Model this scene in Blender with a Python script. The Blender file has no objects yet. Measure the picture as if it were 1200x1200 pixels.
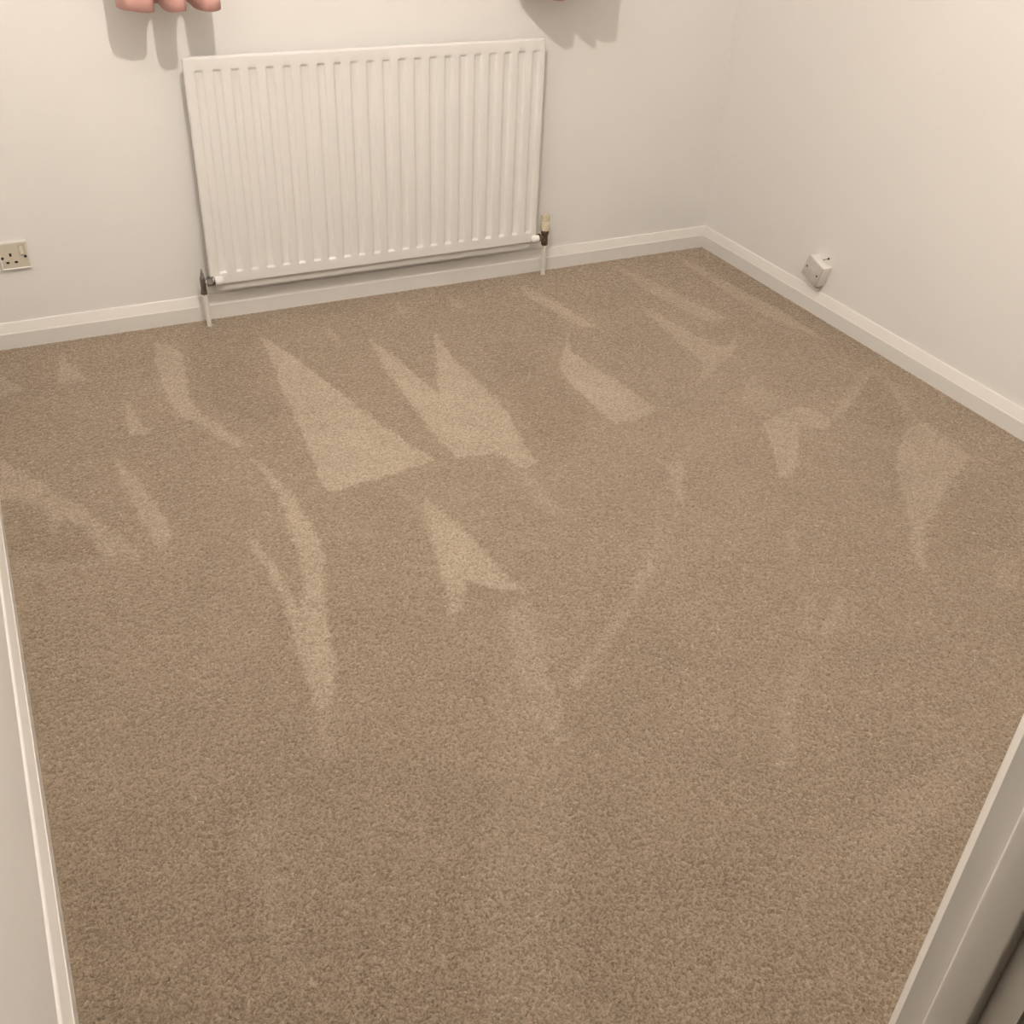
import bpy, bmesh, math, random
import numpy as np
from mathutils import Vector, Matrix

random.seed(4); rng = np.random.default_rng(4)
SC = bpy.context.scene
COL = SC.collection

# ------------------------------------------------------------------ camera
def make_camera():
    f_px, yaw, pit, rol = 1239.685, 0.474058, 0.602784, 0.046323
    loc = Vector((-2.5726, -3.4129, 1.5265))
    f = Vector((math.sin(yaw) * math.cos(pit), math.cos(yaw) * math.cos(pit), -math.sin(pit)))
    r = Vector((math.cos(yaw), -math.sin(yaw), 0)); u = r.cross(f)
    r2 = r * math.cos(rol) + u * math.sin(rol); u2 = u * math.cos(rol) - r * math.sin(rol)
    cam = bpy.data.cameras.new('camera'); ob = bpy.data.objects.new('camera', cam); COL.objects.link(ob)
    m = Matrix((r2, u2, -f)).transposed().to_4x4(); m.translation = loc
    ob.matrix_world = m
    cam.sensor_width = 36; cam.lens = 36 * f_px / 1200; cam.clip_start = 0.02
    SC.camera = ob
make_camera()

# ------------------------------------------------------------------ world, exposure
W = bpy.data.worlds.new('night'); SC.world = W; W.use_nodes = True
W.node_tree.nodes['Background'].inputs[0].default_value = (0.02, 0.025, 0.04, 1)
W.node_tree.nodes['Background'].inputs[1].default_value = 0.3
SC.view_settings.view_transform = 'Standard'
SC.view_settings.look = 'None'
SC.view_settings.exposure = 0.0
SC.view_settings.gamma = 1.0
SC.view_settings.use_curve_mapping = False

# the one light of the room: the bulb of the pendant lamp
LAMP = Vector((-1.97, -1.80, 2.27)); LAMP_R = 0.024
LAMP_STRENGTH = 3250.0
LAMP_COLOR = (1.0, 0.925, 0.84)

# ------------------------------------------------------------------ materials
def new_mat(name):
    m = bpy.data.materials.new(name); m.use_nodes = True
    nt = m.node_tree
    return m, nt, nt.nodes['Principled BSDF'], nt.nodes.new, nt.links.new

def paint(name, col, rough=0.5, bump=0.0, scale=300.0, var=0.0, vscale=6.0, spec=0.5, metal=0.0):
    m, nt, b, N, L = new_mat(name)
    b.inputs['Base Color'].default_value = (*col, 1)
    b.inputs['Roughness'].default_value = rough
    b.inputs['Specular IOR Level'].default_value = spec
    b.inputs['Metallic'].default_value = metal
    tc = N('ShaderNodeTexCoord')
    if bump > 0:
        n = N('ShaderNodeTexNoise'); n.inputs['Scale'].default_value = scale; n.inputs['Detail'].default_value = 1
        L(tc.outputs['Object'], n.inputs['Vector'])
        bp = N('ShaderNodeBump'); bp.inputs['Strength'].default_value = bump; bp.inputs['Distance'].default_value = 0.002
        L(n.outputs['Fac'], bp.inputs['Height']); L(bp.outputs['Normal'], b.inputs['Normal'])
    if var > 0:
        n2 = N('ShaderNodeTexNoise'); n2.inputs['Scale'].default_value = vscale; n2.inputs['Detail'].default_value = 1
        L(tc.outputs['Object'], n2.inputs['Vector'])
        mx = N('ShaderNodeMix'); mx.data_type = 'RGBA'
        mx.inputs[6].default_value = (*[c * (1 - var) for c in col], 1)
        mx.inputs[7].default_value = (*[min(1, c * (1 + var)) for c in col], 1)
        L(n2.outputs['Fac'], mx.inputs[0]); L(mx.outputs[2], b.inputs['Base Color'])
    return m

M_WALL = paint('wall_emulsion', (0.85, 0.83, 0.80), 0.75, 0.06, 220, 0.012, 5, 0.3)
M_HALL = paint('hall_dimmed_emulsion', (0.20, 0.165, 0.125), 0.8, 0.05, 200)  # dimness of the unlit hall put into colour, less bounce on the lining
M_CEIL = paint('ceiling_emulsion', (0.88, 0.87, 0.85), 0.85, 0.05, 200)
M_GLOSS = paint('white_gloss_woodwork', (0.83, 0.80, 0.755), 0.32, 0.03, 60, 0.01, 8, 0.5)
M_DOOR = paint('white_door_lining_paint', (0.74, 0.71, 0.66), 0.4, 0.03, 60)
M_RAD = paint('radiator_enamel', (0.82, 0.80, 0.77), 0.42, 0.02, 90, 0.006, 10, 0.5)
M_PIPE = paint('painted_pipe', (0.86, 0.82, 0.75), 0.4, 0.03, 120)
M_CHROME = paint('dull_chrome', (0.30, 0.285, 0.27), 0.32, 0.05, 400, 0.25, 60, 0.5, 1.0)
M_BRONZE = paint('aged_brass', (0.20, 0.155, 0.115), 0.42, 0.1, 400, 0.3, 80, 0.5, 0.9)
M_IVORY = paint('ivory_plastic', (0.74, 0.66, 0.49), 0.45, 0.02, 100)
M_PLAST = paint('white_plastic', (0.80, 0.77, 0.72), 0.3, 0.01, 100)
M_CREAM = paint('aged_cream_plastic', (0.66, 0.60, 0.49), 0.35, 0.01, 100)
M_HOLE = paint('dark_slot', (0.012, 0.01, 0.009), 0.7, 0.02, 100)
M_SCREW = paint('screw_steel', (0.16, 0.145, 0.13), 0.4, 0.02, 100, metal=0.6)
M_BOX_SHADED = paint('shaded_scuffed_plastic', (0.60, 0.57, 0.525), 0.4, 0.06, 150, 0.10, 45)  # greyed so the box front looks less lit: shade put into colour
M_BACKBOX = paint('white_box_plastic', (0.84, 0.81, 0.76), 0.4, 0.05, 150, 0.04, 45)  # paler than the cover so the box top looks lit
M_CABLE = paint('pinkish_cable', (0.50, 0.37, 0.31), 0.5, 0.02, 100)
M_RAIL = paint('rail_plastic', (0.8, 0.78, 0.74), 0.4, 0.02, 100)
M_FRAME = paint('window_upvc', (0.82, 0.82, 0.81), 0.3, 0.02, 100)

def mat_curtain():
    m, nt, b, N, L = new_mat('pink_curtain_cloth')
    tc = N('ShaderNodeTexCoord')
    w = N('ShaderNodeTexNoise'); w.inputs['Scale'].default_value = 900; w.inputs['Detail'].default_value = 2
    L(tc.outputs['Object'], w.inputs['Vector'])
    mx = N('ShaderNodeMix'); mx.data_type = 'RGBA'
    mx.inputs[6].default_value = (0.58, 0.31, 0.275, 1); mx.inputs[7].default_value = (0.70, 0.40, 0.355, 1)
    L(w.outputs['Fac'], mx.inputs[0]); L(mx.outputs[2], b.inputs['Base Color'])
    b.inputs['Roughness'].default_value = 0.8; b.inputs['Sheen Weight'].default_value = 0.15
    bp = N('ShaderNodeBump'); bp.inputs['Strength'].default_value = 0.15; bp.inputs['Distance'].default_value = 0.001
    L(w.outputs['Fac'], bp.inputs['Height']); L(bp.outputs['Normal'], b.inputs['Normal'])
    return m
M_CURT = mat_curtain()

def mat_carpet():
    m, nt, b, N, L = new_mat('beige_twist_pile_carpet')
    tc = N('ShaderNodeTexCoord')
    at = N('ShaderNodeAttribute'); at.attribute_name = 'nap_tone'
    tf = N('ShaderNodeAttribute'); tf.attribute_name = 'tuft'
    # fine yarn grain
    n1 = N('ShaderNodeTexNoise'); n1.inputs['Scale'].default_value = 300; n1.inputs['Detail'].default_value = 2.5; n1.inputs['Roughness'].default_value = 0.65
    L(tc.outputs['Object'], n1.inputs['Vector'])
    r1 = N('ShaderNodeValToRGB'); r1.color_ramp.elements[0].position = 0.33; r1.color_ramp.elements[1].position = 0.68
    L(n1.outputs['Fac'], r1.inputs[0])
    # broad mottling of the trodden pile
    n2 = N('ShaderNodeTexNoise'); n2.inputs['Scale'].default_value = 5.0; n2.inputs['Detail'].default_value = 3
    L(tc.outputs['Object'], n2.inputs['Vector'])
    base = N('ShaderNodeMix'); base.data_type = 'RGBA'
    base.inputs[6].default_value = (*CARPET_DARK, 1); base.inputs[7].default_value = (*CARPET_LIGHT, 1)
    av = N('ShaderNodeMath'); av.operation = 'MULTIPLY_ADD'; av.inputs[1].default_value = 0.55
    L(r1.outputs[0], av.inputs[0])
    hv = N('ShaderNodeMath'); hv.operation = 'MULTIPLY'; hv.inputs[1].default_value = 0.45
    L(tf.outputs['Fac'], hv.inputs[0]); L(hv.outputs[0], av.inputs[2])
    L(av.outputs[0], base.inputs[0])
    # nap: brushed pile is lighter
    mo = N('ShaderNodeMath'); mo.operation = 'MULTIPLY_ADD'; mo.inputs[1].default_value = 0.24; mo.inputs[2].default_value = 0.83
    L(n2.outputs['Fac'], mo.inputs[0])
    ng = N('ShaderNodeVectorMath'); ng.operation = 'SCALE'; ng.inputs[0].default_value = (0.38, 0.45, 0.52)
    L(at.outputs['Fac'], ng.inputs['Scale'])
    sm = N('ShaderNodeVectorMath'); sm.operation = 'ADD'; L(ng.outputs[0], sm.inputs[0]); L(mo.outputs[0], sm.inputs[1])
    sc = N('ShaderNodeVectorMath'); sc.operation = 'MULTIPLY'
    L(base.outputs[2], sc.inputs[0]); L(sm.outputs[0], sc.inputs[1])
    L(sc.outputs[0], b.inputs['Base Color'])
    b.inputs['Roughness'].default_value = 0.95; b.inputs['Diffuse Roughness'].default_value = 1.0; b.inputs['Specular IOR Level'].default_value = 0.05
    b.inputs['Sheen Weight'].default_value = 1.0; b.inputs['Sheen Roughness'].default_value = 0.35
    b.inputs['Sheen Tint'].default_value = (1.0, 0.9, 0.8, 1)
    bp = N('ShaderNodeBump'); bp.inputs['Strength'].default_value = 0.5; bp.inputs['Distance'].default_value = 0.004
    L(n1.outputs['Fac'], bp.inputs['Height']); L(bp.outputs['Normal'], b.inputs['Normal'])
    return m
CARPET_DARK = (0.165, 0.124, 0.086); CARPET_LIGHT = (0.535, 0.425, 0.316)
M_CARPET = mat_carpet()

def mat_glass():
    m, nt, b, N, L = new_mat('window_glass')
    b.inputs['Base Color'].default_value = (0.9, 0.95, 0.95, 1)
    b.inputs['Roughness'].default_value = 0.02; b.inputs['Transmission Weight'].default_value = 1.0
    return m
M_GLASS = mat_glass()

def mat_bulb():
    m, nt, b, N, L = new_mat('glowing_bulb')
    e = N('ShaderNodeEmission'); e.inputs[0].default_value = (*LAMP_COLOR, 1); e.inputs[1].default_value = LAMP_STRENGTH
    L(e.outputs[0], nt.nodes['Material Output'].inputs[0])
    return m
M_BULB = mat_bulb()

# ------------------------------------------------------------------ mesh helpers
def link(name, me, mat, parent=None, smooth=False):
    if smooth:
        me.polygons.foreach_set('use_smooth', [True] * len(me.polygons))
    me.materials.append(mat)
    o = bpy.data.objects.new(name, me); COL.objects.link(o)
    if parent is not None:
        o.parent = parent
    return o

def from_bm(name, bm, mat, parent=None, smooth=False):
    bmesh.ops.recalc_face_normals(bm, faces=bm.faces)
    me = bpy.data.meshes.new(name); bm.to_mesh(me); bm.free()
    return link(name, me, mat, parent, smooth)

def struct(o):
    o['kind'] = 'structure'; return o

def thing(name, label, cat, loc, group=None):
    o = bpy.data.objects.new(name, None); COL.objects.link(o)
    o.empty_display_size = 0.05; o.location = loc
    o['label'] = label; o['category'] = cat
    if group: o['group'] = group
    return o

def box(bm, x0, x1, y0, y1, z0, z1, bevel=0.0, seg=2):
    r = bmesh.ops.create_cube(bm, size=1)
    vs = r['verts']
    for v in vs:
        v.co = Vector(((x0 + x1) / 2 + v.co.x * (x1 - x0), (y0 + y1) / 2 + v.co.y * (y1 - y0), (z0 + z1) / 2 + v.co.z * (z1 - z0)))
    if bevel > 0:
        es = list({e for v in vs for e in v.link_edges})
        bmesh.ops.bevel(bm, geom=es, offset=bevel, segments=seg, affect='EDGES', profile=0.5)

def lathe(bm, prof, axis='z', origin=(0, 0, 0), seg=28, a0=0.0):
    """prof: (radius, height) list, closed with caps."""
    rings = []
    o = Vector(origin)
    for r, h in prof:
        ring = []
        for i in range(seg):
            a = a0 + 2 * math.pi * i / seg
            c, s = r * math.cos(a), r * math.sin(a)
            p = Vector((c, s, h)) if axis == 'z' else (Vector((h, c, s)) if axis == 'x' else Vector((c, h, s)))
            ring.append(bm.verts.new(o + p))
        rings.append(ring)
    for a, b in zip(rings, rings[1:]):
        for i in range(seg):
            j = (i + 1) % seg
            bm.faces.new((a[i], a[j], b[j], b[i]))
    bm.faces.new(rings[0][::-1]); bm.faces.new(rings[-1])

def tube(bm, pts, r, seg=14):
    pts = [Vector(p) for p in pts]; rings = []
    for i, p in enumerate(pts):
        t = (pts[min(i + 1, len(pts) - 1)] - pts[max(i - 1, 0)]).normalized()
        a = t.orthogonal().normalized() if i == 0 else (rings_a - t * rings_a.dot(t)).normalized()
        rings_a = a; b = t.cross(a)
        rings.append([bm.verts.new(p + r * (a * math.cos(2 * math.pi * k / seg) + b * math.sin(2 * math.pi * k / seg))) for k in range(seg)])
    for a, b in zip(rings, rings[1:]):
        for k in range(seg):
            j = (k + 1) % seg
            bm.faces.new((a[k], a[j], b[j], b[k]))
    bm.faces.new(rings[0][::-1]); bm.faces.new(rings[-1])

def smooth_by_angle(o, deg=40):
    me = o.data
    me.polygons.foreach_set('use_smooth', [True] * len(me.polygons))
    bm = bmesh.new(); bm.from_mesh(me)
    lim = math.radians(deg)
    for e in bm.edges:
        if len(e.link_faces) == 2 and e.calc_face_angle(0) > lim: e.smooth = False
    bm.to_mesh(me); bm.free()
    return o

NAP_TONE_MARKS = [
    (0.75, 0.004, [(-2.495,-0.11),(-2.439,-0.305),(-2.522,-0.302)]),
    (0.75, 0.006, [(-2.209,-0.142),(-2.167,-0.172),(-2.144,-0.233),(-2.184,-0.545),(-2.175,-0.631),(-2.098,-0.858),(-2.123,-0.863),(-2.164,-0.767),(-2.193,-0.678),(-2.228,-0.653),(-2.241,-0.522),(-2.233,-0.288)]),
    (0.80, 0.004, [(-2.358,-0.493),(-2.343,-0.596),(-2.323,-0.708),(-2.376,-0.696)]),
    (0.65, 0.007, [(-2.436,-0.794),(-2.385,-0.972),(-2.371,-1.104),(-2.366,-1.212),(-2.396,-1.263),(-2.407,-1.217),(-2.425,-0.999)]),
    (0.55, 0.009, [(-2.71,-0.696),(-2.651,-0.811),(-2.549,-1.002),(-2.493,-1.132),(-2.448,-1.248),(-2.522,-1.239),(-2.553,-1.092),(-2.589,-1.034),(-2.621,-1.106),(-2.631,-0.964),(-2.677,-0.916),(-2.725,-0.896)]),
    (0.90, 0.005, [(-1.882,-0.192),(-1.831,-0.368),(-1.764,-0.683),(-1.713,-0.912),(-1.65,-1.127),(-1.802,-1.158),(-1.901,-1.171),(-1.963,-1.172),(-1.965,-1.132),(-1.941,-0.922),(-1.919,-0.61),(-1.894,-0.376)]),
    (0.90, 0.005, [(-1.559,-0.351),(-1.521,-0.521),(-1.495,-0.812),(-1.443,-0.659),(-1.34,-0.372),(-1.354,-0.586),(-1.345,-0.951),(-1.377,-1.125),(-1.4,-1.252),(-1.44,-1.26),(-1.473,-1.16),(-1.591,-1.142),(-1.594,-0.944),(-1.587,-0.621)]),
    (0.45, 0.009, [(-1.795,-1.184),(-1.765,-1.292),(-1.749,-1.442),(-1.752,-1.555),(-1.776,-1.507),(-1.773,-1.372)]),
    (0.75, 0.008, [(-1.741,-1.267),(-1.701,-1.489),(-1.683,-1.681),(-1.674,-1.736),(-1.719,-1.71),(-1.778,-1.651),(-1.825,-1.738),(-1.864,-1.754),(-1.817,-1.589),(-1.782,-1.428)]),
    (0.75, 0.005, [(-0.892,-0.108),(-0.838,-0.271),(-0.811,-0.537),(-0.855,-0.513),(-0.875,-0.407),(-0.913,-0.235)]),
    (0.75, 0.006, [(-0.916,-0.534),(-0.98,-0.678),(-0.948,-0.891),(-0.924,-1.119),(-1.016,-1.148),(-1.088,-1.147),(-1.084,-1.038),(-1.084,-0.85),(-1.072,-0.78)]),
    (0.60, 0.006, [(-0.568,-0.389),(-0.537,-0.559),(-0.52,-0.722),(-0.509,-0.797),(-0.474,-0.846),(-0.387,-0.773),(-0.487,-0.889),(-0.59,-0.949),(-0.714,-1.026),(-0.611,-0.907),(-0.603,-0.768),(-0.589,-0.585)]),
    (0.62, 0.006, [(-0.456,-0.062),(-0.412,-0.242),(-0.365,-0.473),(-0.327,-0.654),(-0.41,-0.638),(-0.457,-0.463),(-0.471,-0.308)]),
    (0.65, 0.006, [(-0.161,-0.064),(-0.151,-0.23),(-0.124,-0.471),(-0.109,-0.706),(-0.118,-0.905),(-0.174,-0.727),(-0.197,-0.503),(-0.189,-0.197)]),
    (0.65, 0.007, [(-0.68,-1.31),(-0.582,-1.272),(-0.497,-1.266),(-0.458,-1.366),(-0.519,-1.402),(-0.581,-1.361),(-0.736,-1.542),(-0.813,-1.581),(-0.738,-1.444)]),
    (0.40, 0.007, [(-0.134,-1.172),(-0.325,-1.3),(-0.447,-1.365),(-0.46,-1.349),(-0.332,-1.267),(-0.176,-1.175)]),
    (0.60, 0.008, [(-0.307,-1.503),(-0.214,-1.486),(-0.212,-1.579),(-0.24,-1.696),(-0.348,-1.748),(-0.591,-1.895),(-0.737,-2.036),(-0.742,-2.012),(-0.596,-1.826),(-0.473,-1.649)]),
    (0.25, 0.007, [(-0.11,-1.233),(-0.214,-1.458),(-0.246,-1.473),(-0.152,-1.26)]),
    (0.45, 0.010, [(-0.994,-2.034),(-1.021,-2.08),(-1.1,-2.13),(-1.145,-2.148),(-1.097,-2.106)]),
    (0.35, 0.010, [(-1.07,-2.019),(-1.069,-2.036),(-1.161,-2.126),(-1.162,-2.11)]),
    (0.28, 0.014, [(-1.193,-2.158),(-1.211,-2.194),(-1.303,-2.253),(-1.394,-2.369),(-1.46,-2.423),(-1.388,-2.321),(-1.292,-2.217)]),
    (0.34, 0.016, [(-1.674,-1.736),(-1.685,-1.824),(-1.744,-2.008),(-1.801,-2.191),(-1.834,-2.2),(-1.829,-2.078),(-1.783,-1.904),(-1.742,-1.783),(-1.715,-1.785)]),
    (0.30, 0.012, [(-1.225,-1.627),(-1.269,-1.7),(-1.386,-1.817),(-1.499,-1.909),(-1.634,-2.012),(-1.721,-2.078),(-1.718,-2.046),(-1.638,-1.982),(-1.501,-1.886),(-1.383,-1.782)]),
    (0.75, 0.008, [(-2.096,-0.941),(-2.068,-1.036),(-2.05,-1.153),(-2.044,-1.338),(-2.053,-1.429),(-2.102,-1.581),(-2.147,-1.825),(-2.184,-1.911),(-2.218,-1.925),(-2.209,-1.821),(-2.203,-1.739),(-2.183,-1.514),(-2.196,-1.332),(-2.194,-1.295),(-2.172,-1.36),(-2.169,-1.52),(-2.158,-1.597),(-2.13,-1.536),(-2.097,-1.373),(-2.08,-1.162),(-2.09,-1.049)]),
    (0.30, 0.025, [(-2.218,-1.925),(-2.184,-1.924),(-2.229,-2.051),(-2.249,-2.019)]),
    (0.16, 0.028, [(-1.752,-1.795),(-1.664,-1.833),(-1.806,-2.164),(-1.93,-2.416),(-2.051,-2.698),(-2.167,-2.645),(-2.052,-2.362),(-1.921,-2.114)]),
    (0.22, 0.025, [(-2.415,-2.121),(-2.388,-2.133),(-2.401,-2.317),(-2.409,-2.445),(-2.433,-2.434),(-2.432,-2.303)]),
    (0.22, 0.030, [(-1.112,-2.516),(-1.05,-2.544),(-1.267,-2.629),(-1.484,-2.672),(-1.476,-2.618),(-1.282,-2.557)]),
    (0.45, 0.007, [(-1.072,-1.386),(-1.009,-1.388),(-1.114,-1.56),(-1.133,-1.565),(-1.107,-1.474)]),
    (0.30, 0.008, [(-0.954,-1.781),(-0.925,-1.792),(-0.983,-1.858),(-0.999,-1.852)]),
    (0.50, 0.007, [(-2.696,-0.174),(-2.643,-0.255),(-2.621,-0.321),(-2.706,-0.327)]),
    (0.50, 0.004, [(-1.663,-0.19),(-1.647,-0.324),(-1.662,-0.387),(-1.678,-0.312)]),
    (0.50, 0.004, [(-1.368,-0.104),(-1.361,-0.17),(-1.387,-0.221),(-1.392,-0.15)]),
    (0.50, 0.004, [(-1.175,-0.104),(-1.161,-0.166),(-1.168,-0.242),(-1.199,-0.215)]),
    (0.35, 0.004, [(-2.522,-0.308),(-2.42,-0.307),(-2.241,-0.291),(-2.246,-0.314),(-2.423,-0.329),(-2.521,-0.338)]),
    (0.20, 0.010, [(-2.709,-1.189),(-2.638,-1.219),(-2.451,-1.243),(-2.448,-1.281),(-2.643,-1.259),(-2.715,-1.256)]),
    (0.30, 0.010, [(-0.576,-2.104),(-0.499,-2.099),(-0.593,-2.186),(-0.619,-2.158)]),
    (0.30, 0.008, [(-1.463,-1.237),(-1.438,-1.316),(-1.439,-1.49),(-1.465,-1.491),(-1.476,-1.368)]),
    (0.25, 0.010, [(-0.521,-1.039),(-0.538,-1.215),(-0.641,-1.288),(-0.65,-1.171)]),
    (-0.22, 0.010, [(-0.139,-1.189),(-0.199,-1.35),(-0.254,-1.454),(-0.331,-1.494),(-0.378,-1.437),(-0.416,-1.367),(-0.294,-1.283)]),
    (-0.20, 0.014, [(-2.625,-0.999),(-2.583,-1.064),(-2.54,-1.188),(-2.529,-1.247),(-2.638,-1.219),(-2.706,-1.155),(-2.682,-0.975)]),
    (-0.22, 0.009, [(-0.029,-0.032),(-0.017,-0.459),(-0.015,-0.938),(-0.03,-1.357),(-0.093,-1.421),(-0.114,-1.054),(-0.1,-0.646),(-0.136,-0.406),(-0.111,-0.092)]),  # darker strip along the right skirting board
    (-0.15, 0.012, [(-2.117,-0.123),(-1.917,-0.165),(-1.929,-0.425),(-1.954,-0.709),(-2.047,-0.778),(-2.146,-0.577),(-2.128,-0.348)]),
    (-0.16, 0.012, [(-1.233,-0.497),(-1.021,-0.579),(-1.096,-0.814),(-1.141,-1.088),(-1.301,-1.23),(-1.326,-1.067),(-1.283,-0.802)]),
    (-0.12, 0.020, [(-0.358,-1.758),(-0.222,-1.814),(-0.456,-2.06),(-0.645,-2.019),(-0.566,-1.893)]),
]

# ------------------------------------------------------------------ room shell
XL, YF, CZ = -2.7425, -3.0838, 2.50
LD = 0.1005                                    # lining depth
#           # left wall, front wall (room face), ceiling
SK = 0.018                                    # skirting thickness
HALL_Y = -4.60

# carpet: a jittered tuft grid (real relief) with the vacuum marks and darker areas stored as pile tone
def inside_distance(px, py, poly):
    """signed distance (positive inside) of points to a polygon"""
    n = len(poly); d2 = np.full(px.shape, 1e9); ins = np.zeros(px.shape, bool)
    for i in range(n):
        ax, ay = poly[i]; bx, by = poly[(i + 1) % n]
        ex, ey = bx - ax, by - ay; L2 = ex * ex + ey * ey + 1e-12
        t = np.clip(((px - ax) * ex + (py - ay) * ey) / L2, 0, 1)
        d2 = np.minimum(d2, (px - ax - t * ex) ** 2 + (py - ay - t * ey) ** 2)
        c = ((ay > py) != (by > py)) & (px < (bx - ax) * (py - ay) / (by - ay + 1e-12) + ax)
        ins ^= c
    d = np.sqrt(d2)
    return np.where(ins, d, -d)

def value_noise(x, y, cell, seed):
    r = np.random.default_rng(seed); g = r.random((512, 512)).astype(np.float32)
    u, v = (x + 50) / cell, (y + 50) / cell
    iu, iv = np.floor(u).astype(int), np.floor(v).astype(int); fu, fv = u - iu, v - iv
    fu, fv = fu * fu * (3 - 2 * fu), fv * fv * (3 - 2 * fv)
    a = g[iu % 512, iv % 512]; b = g[(iu + 1) % 512, iv % 512]; c = g[iu % 512, (iv + 1) % 512]; d = g[(iu + 1) % 512, (iv + 1) % 512]
    return (a * (1 - fu) + b * fu) * (1 - fv) + (c * (1 - fu) + d * fu) * fv

def make_carpet():
    step = 0.0030
    x0, x1, y0, y1 = XL + 0.004, -0.004, YF - 0.112, -0.004
    nx, ny = int((x1 - x0) / step), int((y1 - y0) / step)
    X, Y = np.meshgrid(np.linspace(x0, x1, nx), np.linspace(y0, y1, ny))
    jx, jy = rng.uniform(-.38, .38, X.shape) * step, rng.uniform(-.38, .38, X.shape) * step
    Xj, Yj = X + jx, Y + jy
    h = rng.random(X.shape)
    edge = np.minimum(np.minimum(X - (XL + SK), -SK - X), -SK - Y)     # pile is tucked flat along the boards
    Z = (h - 0.72) * 0.0056 * np.clip(0.35 + edge / 0.03, 0.35, 1)
    # ragged vacuum marks and darker areas
    wx = (value_noise(X, Y, .022, 1) - .5) * .012 + (value_noise(X, Y, .006, 2) - .5) * .010
    wy = (value_noise(X, Y, .022, 3) - .5) * .012 + (value_noise(X, Y, .006, 4) - .5) * .010
    PX, PY = X + wx, Y + wy
    nap_tone = np.zeros(X.shape)
    for w, s, poly in NAP_TONE_MARKS:
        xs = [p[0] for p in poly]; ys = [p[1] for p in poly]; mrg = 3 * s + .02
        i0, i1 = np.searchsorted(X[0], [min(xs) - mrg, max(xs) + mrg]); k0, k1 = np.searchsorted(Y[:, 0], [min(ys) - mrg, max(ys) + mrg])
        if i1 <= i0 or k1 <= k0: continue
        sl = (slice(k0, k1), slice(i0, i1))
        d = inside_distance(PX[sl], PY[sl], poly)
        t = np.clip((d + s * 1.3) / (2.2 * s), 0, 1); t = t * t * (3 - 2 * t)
        nap_tone[sl] = np.maximum(nap_tone[sl], w * t) if w > 0 else nap_tone[sl] + w * t
    nap_tone *= 0.62 + 0.38 * value_noise(X, Y, .04, 7) + 0.34 * value_noise(X + .7 * Y, Y, .11, 8)
    co = np.stack([Xj, Yj, Z], -1).reshape(-1, 3).astype(np.float32)
    idx = np.arange(nx * ny).reshape(ny, nx)
    quads = np.stack([idx[:-1, :-1], idx[:-1, 1:], idx[1:, 1:], idx[1:, :-1]], -1).reshape(-1, 4)
    me = bpy.data.meshes.new('floor')
    me.vertices.add(len(co)); me.vertices.foreach_set('co', co.ravel())
    nq = len(quads)
    me.loops.add(nq * 4); me.loops.foreach_set('vertex_index', quads.ravel().astype(np.int32))
    me.polygons.add(nq); me.polygons.foreach_set('loop_start', np.arange(0, nq * 4, 4, dtype=np.int32))
    me.polygons.foreach_set('use_smooth', np.ones(nq, bool))
    me.update(calc_edges=True)
    for nm, arr in (('nap_tone', nap_tone), ('tuft', h)):
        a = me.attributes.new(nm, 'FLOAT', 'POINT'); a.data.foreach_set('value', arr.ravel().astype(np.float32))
    o = link('floor', me, M_CARPET); struct(o)
    o['label'] = 'beige twist pile carpet with pale vacuum marks'
    return o
make_carpet()

bm = bmesh.new(); box(bm, XL - .1, 0.1, HALL_Y - .1, .25, -.06, -.008)
o = struct(from_bm('floor_base', bm, paint('hall_carpet', (0.30, 0.23, 0.17), 0.95, 0.4, 220, 0.12, 200, 0.05)))

# window opening in the back wall (above the picture)
WX0, WX1, WZ0, WZ1 = -1.98, -0.80, 1.14, 2.02
bm = bmesh.new()
box(bm, XL - .1, WX0, 0, .22, -.05, CZ); box(bm, WX1, .1, 0, .22, -.05, CZ)
box(bm, WX0, WX1, 0, .22, -.05, WZ0); box(bm, WX0, WX1, 0, .22, WZ1, CZ)
struct(from_bm('wall_back', bm, M_WALL))
bm = bmesh.new(); box(bm, 0, .1, YF - LD, 0, -.05, CZ); struct(from_bm('wall_right', bm, M_WALL))
bm = bmesh.new(); box(bm, XL - .1, XL, YF - LD, 0, -.05, CZ); struct(from_bm('wall_left', bm, M_WALL))
bm = bmesh.new(); box(bm, XL - .1, .1, HALL_Y - .1, .22, CZ, CZ + .08); struct(from_bm('ceiling', bm, M_CEIL))
bm = bmesh.new(); box(bm, XL, 0, HALL_Y - .1, HALL_Y, -.05, CZ); box(bm, XL - .1, XL, HALL_Y - .1, YF - LD, -.05, CZ); box(bm, 0, .1, HALL_Y - .1, YF - LD, -.05, CZ); struct(from_bm('wall_hall', bm, M_HALL))
# front wall with the doorway: opening between the linings x -2.68 .. -1.90
DX0, DX1, DZ = -2.69, -1.985, 2.0
bm = bmesh.new()
box(bm, DX1 + .03, 0, YF - LD + .004, YF - .004, -.05, CZ)
box(bm, XL, DX0 - .02, YF - LD + .004, YF - .004, -.05, CZ)
box(bm, DX0 - .02, DX1 + .03, YF - LD + .004, YF - .004, DZ + .03, CZ)
struct(from_bm('wall_front', bm, M_WALL))

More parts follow.
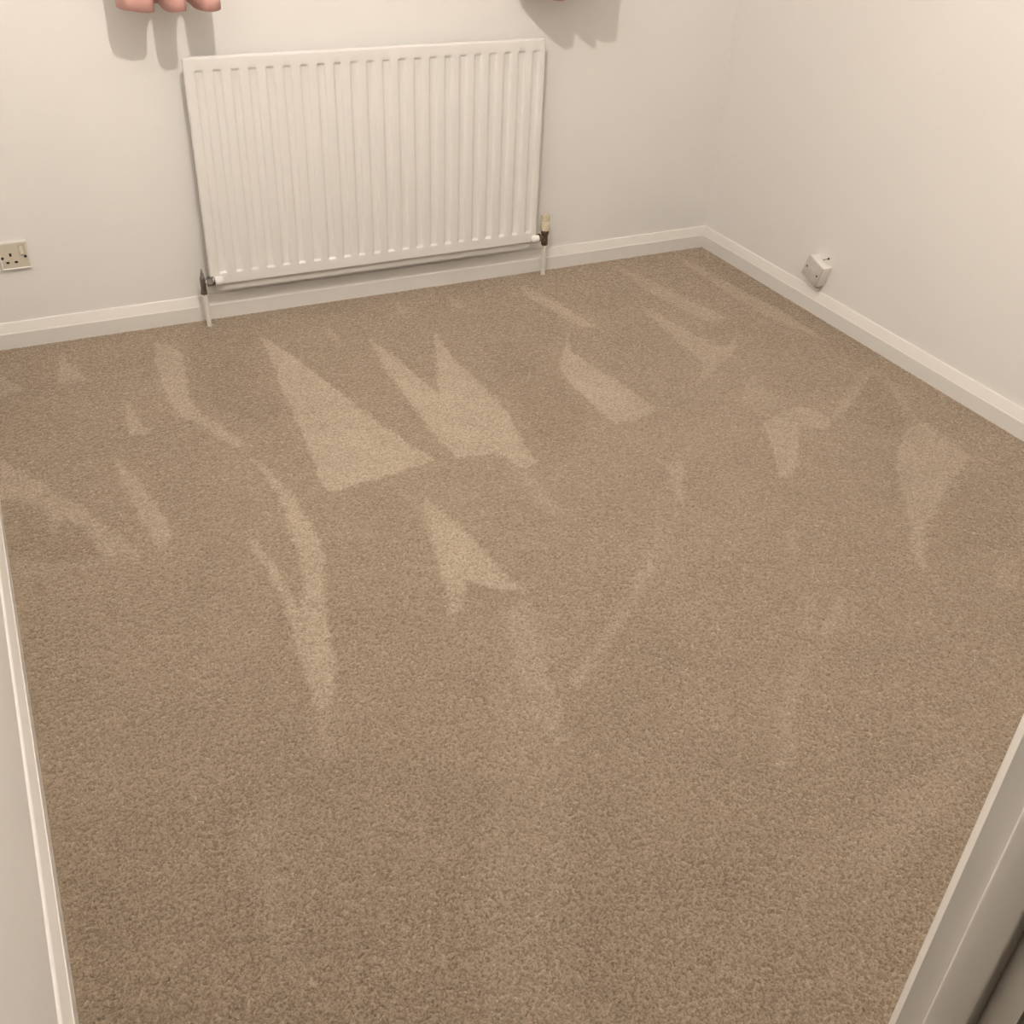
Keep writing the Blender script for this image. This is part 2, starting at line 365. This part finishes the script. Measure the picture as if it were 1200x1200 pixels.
# skirting boards: square face, splayed upper part, rounded lip
PROF = [(0.0, -.03), (SK, -.03), (SK, .047), (SK - .0006, .0495), (SK - .002, .0505), (.0062, .0775), (.0050, .0800), (.0030, .0815), (0.0, .0817)]
def skirting(name, p0, p1, inward, m0, m1):
    """profile swept from p0 to p1 along the wall; m0 / m1 = mitre factor at each end"""
    p0, p1, n = Vector((*p0, 0)), Vector((*p1, 0)), Vector((*inward, 0)); t = (p1 - p0).normalized()
    bm = bmesh.new(); A = []; B = []
    for d, z in PROF:
        A.append(bm.verts.new(p0 + n * d + t * d * m0 + Vector((0, 0, z)))); B.append(bm.verts.new(p1 + n * d - t * d * m1 + Vector((0, 0, z))))
    for i in range(len(PROF) - 1): bm.faces.new((A[i], A[i + 1], B[i + 1], B[i]))
    bm.faces.new((A[-1], A[0], B[0], B[-1])); bm.faces.new(A[::-1]); bm.faces.new(B)
    return struct(from_bm(name, bm, M_GLOSS))
skirting('baseboard_back', (XL, 0), (0, 0), (0, -1), 1, 1)
skirting('baseboard_right', (0, 0), (0, YF), (-1, 0), 1, 1)
skirting('baseboard_left', (XL, YF + .02), (XL, 0), (1, 0), 0, 1)
skirting('baseboard_front', (0, YF), (DX1 + .103, YF), (0, 1), 1, 0)
# painted caulk bead in the corner between the two boards
bm = bmesh.new(); tube(bm, [(-SK + .001, -SK + .001, 0.002), (-SK + .001, -SK + .001, .047)], .0022, 8)
struct(from_bm('trim_corner', bm, M_GLOSS))

# door lining with stop, right jamb seen close by; left jamb and head complete the frame
yA = -3.0958
bm = bmesh.new()
def prism(bm, pts, z0, z1):
    a = [bm.verts.new((x, y, z0)) for x, y in pts]; b = [bm.verts.new((x, y, z1)) for x, y in pts]
    n = len(pts)
    for i in range(n): bm.faces.new((a[i], a[(i + 1) % n], b[(i + 1) % n], b[i]))
    bm.faces.new(a[::-1]); bm.faces.new(b)
arc = [(DX1, yA), (DX1 + .0006, yA + .0009), (DX1 + .0094, yA + .0097), (DX1 + .0108, YF)]
prism(bm, arc + [(DX1 + .03, YF), (DX1 + .03, YF - LD), (DX1, YF - LD)], -.02, DZ + .03)
jamb = struct(smooth_by_angle(from_bm('door_1', bm, M_DOOR), 30))
jamb['label'] = 'white painted door lining at the right of the doorway'
bm = bmesh.new(); box(bm, DX0 - .02, DX0, YF - LD, YF, -.02, DZ + .03); from_bm('lining', bm, M_DOOR, jamb)
bm = bmesh.new(); box(bm, DX0 - .02, DX1 + .03, YF - LD, YF, DZ, DZ + .03); from_bm('lining_head', bm, M_DOOR, jamb)
bm = bmesh.new(); box(bm, DX1 - .012, DX1 + .002, -3.1580, -3.1228, -.02, DZ, .0034, 3); smooth_by_angle(from_bm('door_stop', bm, M_DOOR, jamb), 30)
bm = bmesh.new(); box(bm, DX0 - .002, DX0 + .012, -3.1580, -3.1228, -.02, DZ, .0034, 3); from_bm('door_stop', bm, M_DOOR, jamb)
bm = bmesh.new(); box(bm, DX1 + .045, DX1 + .103, YF - .006, YF + .014, -.01, DZ + .07, .003, 2); from_bm('architrave', bm, M_DOOR, jamb)
bm = bmesh.new(); box(bm, DX1 + .006, DX1 + .064, YF - LD - .014, YF - LD + .006, -.01, DZ + .07, .003, 2); from_bm('architrave', bm, M_DOOR, jamb)

# window (night outside)
wf = bmesh.new()
def frame(bm, x0, x1, z0, z1, y0, y1, w):
    box(bm, x0, x0 + w, y0, y1, z0, z1); box(bm, x1 - w, x1, y0, y1, z0, z1)
    box(bm, x0 + w, x1 - w, y0, y1, z0, z0 + w); box(bm, x0 + w, x1 - w, y0, y1, z1 - w, z1)
frame(wf, WX0, WX1, WZ0, WZ1, .09, .15, .055); box(wf, (WX0 + WX1) / 2 - .03, (WX0 + WX1) / 2 + .03, .09, .15, WZ0 + .055, WZ1 - .055)
win = struct(from_bm('window_1', wf, M_FRAME))
for a, b in ((WX0 + .055, (WX0 + WX1) / 2 - .03), ((WX0 + WX1) / 2 + .03, WX1 - .055)):
    bm = bmesh.new(); box(bm, a, b, .117, .123, WZ0 + .055, WZ1 - .055); from_bm('pane', bm, M_GLASS, win)
bm = bmesh.new(); box(bm, WX0 - .02, WX1 + .02, -.03, .09, WZ0 - .025, WZ0, .006, 2); from_bm('window_sill', bm, M_GLOSS, win)

# ------------------------------------------------------------------ radiator
RX0, RX1, RZ0, RZ1, RY = -1.9982, -0.8116, 0.138, 0.838, -0.075
def make_radiator():
    t = thing('radiator', 'white fluted panel radiator on the wall under the window', 'radiator', ((RX0 + RX1) / 2, 0, 0))
    inv = Vector((-(RX0 + RX1) / 2, 0, 0))
    n, first, last = 22, -1.955, -0.848
    pitch = (last - first) / (n - 1)
    def sm(a): a = min(1, max(0, a)); return a * a * (3 - 2 * a)
    hw, hb = .0150, .0080                    # half width of a flute at the face / on its floor
    def fx(x):
        k = round((x - first) / pitch); k = min(n - 1, max(0, k)); d = abs(x - first - k * pitch)
        return sm((hw - d) / (hw - hb))
    zt0, zt1, zb0, zb1 = .8020, .7930, .1845, .1755
    def fz(z): return sm((zt0 - z) / (zt0 - zt1)) * sm((z - zb1) / (zb0 - zb1))
    xs = {RX0, RX0 + .003, RX0 + .007, RX0 + .012, RX1 - .012, RX1 - .007, RX1 - .003, RX1}
    for k in range(n):
        c = first + k * pitch
        for d in (0, hb, (hw * .25 + hb * .75), (hw + hb) / 2, hw * .75 + hb * .25, hw, (hw + pitch / 2) / 2): xs |= {round(c - d, 5), round(c + d, 5)}
    xs = sorted(x for x in xs if RX0 <= x <= RX1)
    zs = {RZ0, RZ0 + .003, RZ0 + .007, RZ0 + .012, .16, RZ1 - .012, RZ1 - .007, RZ1 - .003, RZ1, .82}
    for a, b in ((zt0, zt1), (zb0, zb1)):
        for i in range(7): zs.add(a + (b - a) * i / 6)
    for i in range(1, 8): zs.add(zb0 + (zt1 - zb0) * i / 8)
    zs = sorted(zs)
    R = .011; dep = .0058; thick = .010
    def edge_round(x, z):
        dx = max(0, .006 - (x - RX0), .006 - (RX1 - x)); dz = max(0, .006 - (z - RZ0), .006 - (RZ1 - z)); d = min(.006, math.hypot(dx, dz))
        return .006 - math.sqrt(max(0, .006 ** 2 - d * d))
    def corner(x, z):
        cx = RX0 + R if x < RX0 + R else (RX1 - R if x > RX1 - R else None); cz = RZ0 + R if z < RZ0 + R else (RZ1 - R if z > RZ1 - R else None)
        if cx is None or cz is None: return x, z
        d = math.hypot(x - cx, z - cz)
        m = max(abs(x - cx), abs(z - cz))
        if d < 1e-6: return x, z
        return cx + (x - cx) / d * m, cz + (z - cz) / d * m
    bm = bmesh.new(); g = []
    for z in zs:
        row = []
        for x in xs:
            y = RY + dep * fx(x) * fz(z) + edge_round(x, z)
            cx, cz = corner(x, z)
            row.append(bm.verts.new(Vector((cx, y, cz)) + inv))
        g.append(row)
    for a, b in zip(g, g[1:]):
        for i in range(len(xs) - 1): bm.faces.new((a[i], a[i + 1], b[i + 1], b[i]))
    ring = g[0] + [r[-1] for r in g[1:]] + g[-1][-2::-1] + [r[0] for r in g[-2:0:-1]]
    back = [bm.verts.new(Vector((v.co.x, RY + thick, v.co.z))) for v in ring]
    m = len(ring)
    for i in range(m): bm.faces.new((ring[i], back[i], back[(i + 1) % m], ring[(i + 1) % m]))
    bm.faces.new(back)
    smooth_by_angle(from_bm('front_panel', bm, M_RAD, t), 50)
    # rear sheet, its rounded lower edge hangs below the front one
    def rrect(x0, x1, z0, z1, r, k=6):
        o = []
        for cx, cz, a in ((x1 - r, z1 - r, 0), (x0 + r, z1 - r, 90), (x0 + r, z0 + r, 180), (x1 - r, z0 + r, 270)):
            for i in range(k + 1): an = math.radians(a + 90 * i / k); o.append((cx + r * math.cos(an), cz + r * math.sin(an)))
        return o
    bm = bmesh.new(); pts = rrect(RX0 + .012, RX1 - .018, RZ0 - .025, RZ1 - .012, .02)
    layers = [(-.0645, .0035), (-.0630, .0012), (-.058, 0), (-.050, 0), (-.048, .002)]
    rings = []
    cx, cz = (RX0 + RX1) / 2, (RZ0 + RZ1) / 2
    for y, ins in layers:
        rings.append([bm.verts.new(Vector((x - math.copysign(ins, x - cx), y, z - math.copysign(ins, z - cz))) + inv) for x, z in pts])
    for a, b in zip(rings, rings[1:]):
        for i in range(len(pts)): bm.faces.new((a[i], a[(i + 1) % len(pts)], b[(i + 1) % len(pts)], b[i]))
    bm.faces.new(rings[0]); bm.faces.new(rings[-1][::-1])
    smooth_by_angle(from_bm('rear_panel', bm, M_RAD, t), 40)
    for bx in (RX0 + .16, RX1 - .16):         # wall brackets behind the panel
        bm = bmesh.new(); box(bm, bx - .015, bx + .015, -.050, -.0005, .17, .80, .002); bmesh.ops.translate(bm, verts=bm.verts, vec=inv); from_bm('wall_bracket', bm, M_RAD, t)
    # white tappings at the two lower corners
    for x0, x1, z, r in ((-1.986, -1.948, .1550, .0150), (-.838, -.8060, .1530, .0140)):
        left = x0 < -1.5
        bm = bmesh.new()
        pr = [(r, 0), (r, .017), (r * .93, .022), (r * .7, .0265), (r * .35, .029)]
        if left: lathe(bm, pr, 'x', Vector((x0, -.077, z)) + inv, 24)
        else: lathe(bm, [(a, -h) for a, h in pr], 'x', Vector((x1, -.077, z)) + inv, 24)
        smooth_by_angle(from_bm('tapping', bm, M_RAD, t), 50)
    return t
make_radiator()

# lockshield valve, left
def make_valves():
    vx, vy, vz = -2.0235, -.072, .1560
    t = thing('lockshield_valve', 'grey chrome lockshield valve at the lower left corner of the radiator', 'valve', (vx, vy, .115))
    o = Vector((0, 0, vz - .115))
    bm = bmesh.new(); lathe(bm, [(.0088, -.036), (.0100, -.034), (.0100, -.025), (.0086, -.025), (.0092, -.010), (.0092, .012), (.0080, .017), (.0066, .022), (.0060, .023)], 'z', o, 24)
    smooth_by_angle(from_bm('valve_body', bm, M_CHROME, t), 35)
    bm = bmesh.new(); lathe(bm, [(.0056, .022), (.0052, .029), (.0030, .034), (.0022, .041), (.0014, .044)], 'z', o, 16); smooth_by_angle(from_bm('spindle', bm, M_CHROME, t), 35)
    bm = bmesh.new(); lathe(bm, [(.0112, -.0400), (.0116, -.0385), (.0116, -.0320), (.0108, -.0305)], 'z', o, 6, .3); from_bm('compression_nut', bm, M_CHROME, t)
    bm = bmesh.new(); lathe(bm, [(.0060, .006), (.0060, .014)], 'x', o, 20); smooth_by_angle(from_bm('neck', bm, M_PIPE, t), 35)
    bm = bmesh.new(); lathe(bm, [(.0140, .0125), (.0160, .0145), (.0160, .0275), (.0148, .0300)], 'x', o, 6, .25); from_bm('union_nut', bm, M_CHROME, t)
    bm = bmesh.new(); lathe(bm, [(.0165, .0295), (.0175, .0305), (.0175, .0345), (.0160, .0365)], 'x', o, 28); smooth_by_angle(from_bm('collar', bm, M_CHROME, t), 35)
    p = thing('heating_pipe', 'white painted pipe from the carpet up to the grey lockshield valve', 'pipe', (-2.0195, -.066, 0))
    bm = bmesh.new(); tube(bm, [(0, 0, -.03), (0, 0, .0), (-.0005, -.001, .03), (-.002, -.004, .07), (-.004, -.006, .119)], .0080); smooth_by_angle(from_bm('pipe', bm, M_PIPE, p), 40)
    # control valve, right
    vx, vy, vz = -.7750, -.070, .1530
    t = thing('radiator_valve', 'brass radiator valve with an ivory plastic cap at the lower right corner', 'valve', (vx, vy, .122))
    o = Vector((0, 0, vz - .122))
    bm = bmesh.new(); lathe(bm, [(.0110, -.030), (.0126, -.027), (.0126, -.010), (.0118, -.007), (.0118, .007), (.0135, .010), (.0148, .014), (.0148, .025), (.0140, .027)], 'z', o, 24)
    smooth_by_angle(from_bm('valve_body', bm, M_BRONZE, t), 35)
    bm = bmesh.new(); lathe(bm, [(.0100, -.0312), (.0100, -.018), (.0088, -.016), (.0088, -.006)], 'x', o, 24); smooth_by_angle(from_bm('neck', bm, M_BRONZE, t), 35)
    bm = bmesh.new(); lathe(bm, [(.0140, -.0312), (.0148, -.0295), (.0148, -.020), (.0135, -.018)], 'x', o, 6, .2); from_bm('union_nut', bm, M_BRONZE, t)
    bm = bmesh.new(); lathe(bm, [(.0170, .0265), (.0178, .028), (.0176, .054), (.0168, .058), (.0150, .060)], 'z', o, 28); cap = smooth_by_angle(from_bm('cap', bm, M_IVORY, t), 40)
    for i in range(8):                        # castellated grip on the cap
        a = i * math.pi / 4
        bm = bmesh.new(); box(bm, -.0030, .0030, -.0044, .0044, .059, .083, .001, 1)
        bmesh.ops.transform(bm, matrix=Matrix.Translation(o) @ Matrix.Rotation(a, 4, 'Z') @ Matrix.Translation((.0122, 0, 0)), verts=bm.verts)
        from_bm('cap_tooth', bm, M_IVORY, cap)
    bm = bmesh.new(); lathe(bm, [(.0078, .058), (.0078, .072), (.005, .074)], 'z', o, 16); smooth_by_angle(from_bm('cap_core', bm, M_IVORY, cap), 40)
    p = thing('heating_pipe', 'white painted pipe from the carpet up to the brass valve', 'pipe', (-.7650, -.050, 0))
    bm = bmesh.new(); tube(bm, [(.001, 0, -.03), (.001, 0, 0), (0, -.002, .03), (-.005, -.011, .075), (-.0095, -.019, .124)], .0084); smooth_by_angle(from_bm('pipe', bm, M_PIPE, p), 40)
make_valves()

# ------------------------------------------------------------------ wall socket
def make_socket():
    cx, cz, w, h = -2.5575, .2925, .086, .086
    t = thing('wall_socket', 'cream switched single socket on the wall left of the radiator', 'socket', (cx, 0, cz))
    bm = bmesh.new()
    prof = [(w / 2 - .0005, 0), (w / 2, -.002), (w / 2, -.009), (w / 2 - .0015, -.0115), (w / 2 - .004, -.0118), (w / 2 - .0068, -.0098)]
    rings = []
    for a, y in prof:
        k = a - w / 2 + h / 2
        rings.append([bm.verts.new((sx * a, y, sz * k)) for sx, sz in ((-1, -1), (1, -1), (1, 1), (-1, 1))])
    for a, b in zip(rings, rings[1:]):
        for i in range(4): bm.faces.new((a[i], a[(i + 1) % 4], b[(i + 1) % 4], b[i]))
    bm.faces.new(rings[-1])
    smooth_by_angle(from_bm('rim', bm, M_PLAST, t), 30)
    bm = bmesh.new(); a = w / 2 - .0064; box(bm, -a, a, -.0104, -.004, -a, a, .0006, 1); from_bm('faceplate', bm, M_CREAM, t)
    y0, y1 = -.0114, -.009
    for x, z, ww, hh in ((-.0098, .0043, .0066, .0100), (-.0214, -.0192, .0092, .0066), (.0022, -.0194, .0092, .0066)):
        bm = bmesh.new(); box(bm, x - ww / 2, x + ww / 2, y0, y1, z - hh / 2, z + hh / 2, .0006, 1); from_bm('pin_hole', bm, M_HOLE, t)
    for x in (-.0336, .0307):
        bm = bmesh.new(); lathe(bm, [(.0042, y1), (.0042, y0), (.0028, y0 - .0003)], 'y', (x, 0, -.0042), 16); from_bm('screw', bm, M_HOLE, t)
    bm = bmesh.new(); sx = .0235
    for (x0, x1, z0, z1, ya, yb) in ((sx - .0055, sx + .0055, .0045, .0285, -.0104, -.0172),):
        v = [bm.verts.new(c) for c in ((x0, ya, z0), (x1, ya, z0), (x1, ya, z1), (x0, ya, z1), (x0 + .0006, yb, z0 + .0012), (x1 - .0006, yb, z0 + .0012), (x1 - .0006, -.0108, z1 - .001), (x0 + .0006, -.0108, z1 - .001))]
        for f in ((0, 1, 5, 4), (1, 2, 6, 5), (2, 3, 7, 6), (3, 0, 4, 7), (4, 5, 6, 7), (0, 3, 2, 1)): bm.faces.new([v[i] for i in f])
    sw = from_bm('switch_rocker', bm, M_CREAM, t); sw['label'] = 'cream rocker switch'
    bm = bmesh.new(); frame(bm, sx - .0072, sx + .0072, .0028, .0302, -.0107, -.0100, .0016); from_bm('switch_surround', bm, paint('switch_shadow_gap', (0.46, 0.40, 0.31), .5, .01, 100), t)
make_socket()

# ------------------------------------------------------------------ tilted box on the right wall
def make_box():
    t = thing('junction_box', 'scuffed white plastic box with a shade-tinted front hanging askew on the right wall above the skirting', 'junction box', (0, -.7025, .1575))
    t.rotation_euler = (math.radians(16.8), 0, 0)
    s, s2, dp = .084, .078, .0445
    bm = bmesh.new(); box(bm, -.0392, -.0005, -s / 2, s / 2, -s2 / 2, s2 / 2, .002, 2); smooth_by_angle(from_bm('back_box', bm, M_BACKBOX, t), 30)
    bm = bmesh.new(); box(bm, -dp, -.0400, -s / 2 - .0006, s / 2 + .0006, -s2 / 2 - .0006, s2 / 2 + .0006, .0015, 2); smooth_by_angle(from_bm('cover', bm, M_BOX_SHADED, t), 30)
    for y in (.0300, -.0300):
        bm = bmesh.new(); lathe(bm, [(.0042, -dp + .001), (.0042, -dp - .0008), (.0028, -dp - .0014)], 'x', (0, y, 0), 14); from_bm('screw', bm, M_SCREW, t)
    bm = bmesh.new(); box(bm, -dp - .0022, -dp + .001, -.013, .013, -.010, .012, .001, 1); from_bm('outlet_cover', bm, M_BOX_SHADED, t)
    # cable leaving the lower corner and the loose fixing above the box
    bm = bmesh.new(); tube(bm, [(-.030, -.030, -s2 / 2 + .004), (-.030, -.031, -s2 / 2 - .006), (-.022, -.033, -s2 / 2 - .013), (-.006, -.034, -s2 / 2 - .016)], .003, 8); from_bm('cable', bm, M_CABLE, t)
    bm = bmesh.new(); lathe(bm, [(.0032, .001), (.0036, -.003), (.0022, -.005)], 'x', (0, -.0090, s2 / 2 + .0135), 12); from_bm('wall_fixing', bm, M_HOLE, t)
    bm = bmesh.new(); tube(bm, [(-.004, -.0090, s2 / 2 + .0135), (-.010, -.004, s2 / 2 + .008), (-.012, .002, s2 / 2 + .001)], .0009, 6); from_bm('wire', bm, M_HOLE, t)
make_box()

# ------------------------------------------------------------------ curtains
def catmull(pts, k=8):
    P = [Vector((*p, 0)) for p in pts]; P = [P[0] * 2 - P[1]] + P + [P[-1] * 2 - P[-2]]; out = []
    for i in range(1, len(P) - 2):
        for j in range(k):
            t = j / k; a, b, c, d = P[i - 1:i + 3]
            out.append(.5 * ((2 * b) + (c - a) * t + (2 * a - 5 * b + 4 * c - d) * t * t + (3 * b - a - 3 * c + d) * t ** 3))
    out.append(P[-2]); return [(v.x, v.y) for v in out]

def make_curtain(label, path, hem, top=2.10, ymean=-.14):
    pts = catmull(path, 8); n = len(pts)
    cx = sum(p[0] for p in pts) / n
    t = thing('curtain', label, 'curtain', (cx, -.14, hem(pts[0][0], pts[0][1])), 'pair of pink curtains')
    base = t.location
    bm = bmesh.new(); rows = []
    NZ = 36
    for k in range(NZ + 1):
        f = k / NZ; g = f ** 1.6
        row = []
        for i, (x, y) in enumerate(pts):
            z = hem(x, y) * (1 - f) + top * f
            amp = 1 - .62 * g
            yy = ymean + (y - ymean) * amp + .004 * math.sin(7 * f + i * .21) * f
            xx = x + .004 * math.sin(5 * f + i * .17) * f
            row.append(bm.verts.new(Vector((xx, yy, z)) - base))
        rows.append(row)
    for a, b in zip(rows, rows[1:]):
        for i in range(n - 1): bm.faces.new((a[i], a[i + 1], b[i + 1], b[i]))
    o = from_bm('cloth', bm, M_CURT, t, True)
    md = o.modifiers.new('thickness', 'SOLIDIFY'); md.thickness = .0025; md.offset = 0
    # heading tape along the top
    bm = bmesh.new(); A = []; B = []
    for v in rows_top(pts, top, ymean): A.append(bm.verts.new(Vector((v[0], v[1] - .004, top - .055)) - base)); B.append(bm.verts.new(Vector((v[0], v[1] - .004, top)) - base))
    for i in range(n - 1): bm.faces.new((A[i], A[i + 1], B[i + 1], B[i]))
    h = from_bm('heading_tape', bm, M_CURT, t, True)
    md = h.modifiers.new('thickness', 'SOLIDIFY'); md.thickness = .002
    return t
def rows_top(pts, top, ymean):
    return [(x + .004 * math.sin(5 + i * .17), ymean + (y - ymean) * .38 + .004 * math.sin(7 + i * .21)) for i, (x, y) in enumerate(pts)]

LEFT_PATH = [(-2.158, -.095), (-2.162, -.150), (-2.148, -.190), (-2.118, -.197), (-2.088, -.196), (-2.073, -.180), (-2.070, -.110), (-2.058, -.072), (-2.044, -.085), (-2.046, -.180),
             (-2.034, -.232), (-2.012, -.240), (-1.996, -.222), (-1.990, -.120), (-1.978, -.070), (-1.962, -.085), (-1.962, -.170), (-1.946, -.208), (-1.916, -.212), (-1.896, -.190), (-1.890, -.130)]
RIGHT_PATH = [(x - .012, y) for x, y in [(-.905, -.060), (-.899, -.130), (-.880, -.200), (-.850, -.231), (-.818, -.222), (-.796, -.190), (-.783, -.192), (-.764, -.237), (-.747, -.232), (-.736, -.188), (-.722, -.212), (-.700, -.224), (-.672, -.223), (-.660, -.205), (-.660, -.12), (-.658, -.07)]]
make_curtain('pink curtain hanging above the left end of the radiator', LEFT_PATH, lambda x, y: .984 + .004 * math.sin(40 * x))
make_curtain('pink curtain hanging above the right end of the radiator', RIGHT_PATH, lambda x, y: .979 - .005 * math.exp(-((x + .852) / .03) ** 2))
t = thing('curtain_rail', 'white curtain rail fixed above the window', 'curtain rail', (-1.4, 0, 2.12))
bm = bmesh.new(); box(bm, -.86, .86, -.152, -.130, -.012, .016, .003, 2); from_bm('rail', bm, M_RAIL, t)
for x in (-.8, 0, .8):
    bm = bmesh.new(); box(bm, x - .012, x + .012, -.135, 0, .0, .012, .002, 1); from_bm('rail_bracket', bm, M_RAIL, t)

# ------------------------------------------------------------------ pendant lamp (above the picture)
t = thing('pendant_lamp', 'bare bulb pendant lamp hanging from the ceiling', 'lamp', (LAMP.x, LAMP.y, CZ))
dz = LAMP.z - CZ
bm = bmesh.new(); lathe(bm, [(.045, 0), (.043, -.015), (.02, -.026), (.006, -.03)], 'z', (0, 0, 0), 24); smooth_by_angle(from_bm('ceiling_rose', bm, M_PLAST, t), 40)
bm = bmesh.new(); tube(bm, [(0, 0, -.028), (0, 0, dz + .085)], .003, 8); from_bm('cord', bm, M_PLAST, t)
bm = bmesh.new(); lathe(bm, [(.008, dz + .09), (.017, dz + .08), (.018, dz + .035), (.014, dz + .022)], 'z', (0, 0, 0), 20); smooth_by_angle(from_bm('bulb_holder', bm, M_PLAST, t), 40)
bm = bmesh.new(); bmesh.ops.create_uvsphere(bm, u_segments=20, v_segments=12, radius=LAMP_R); bmesh.ops.translate(bm, verts=bm.verts, vec=(0, 0, dz)); from_bm('bulb', bm, M_BULB, t, True)
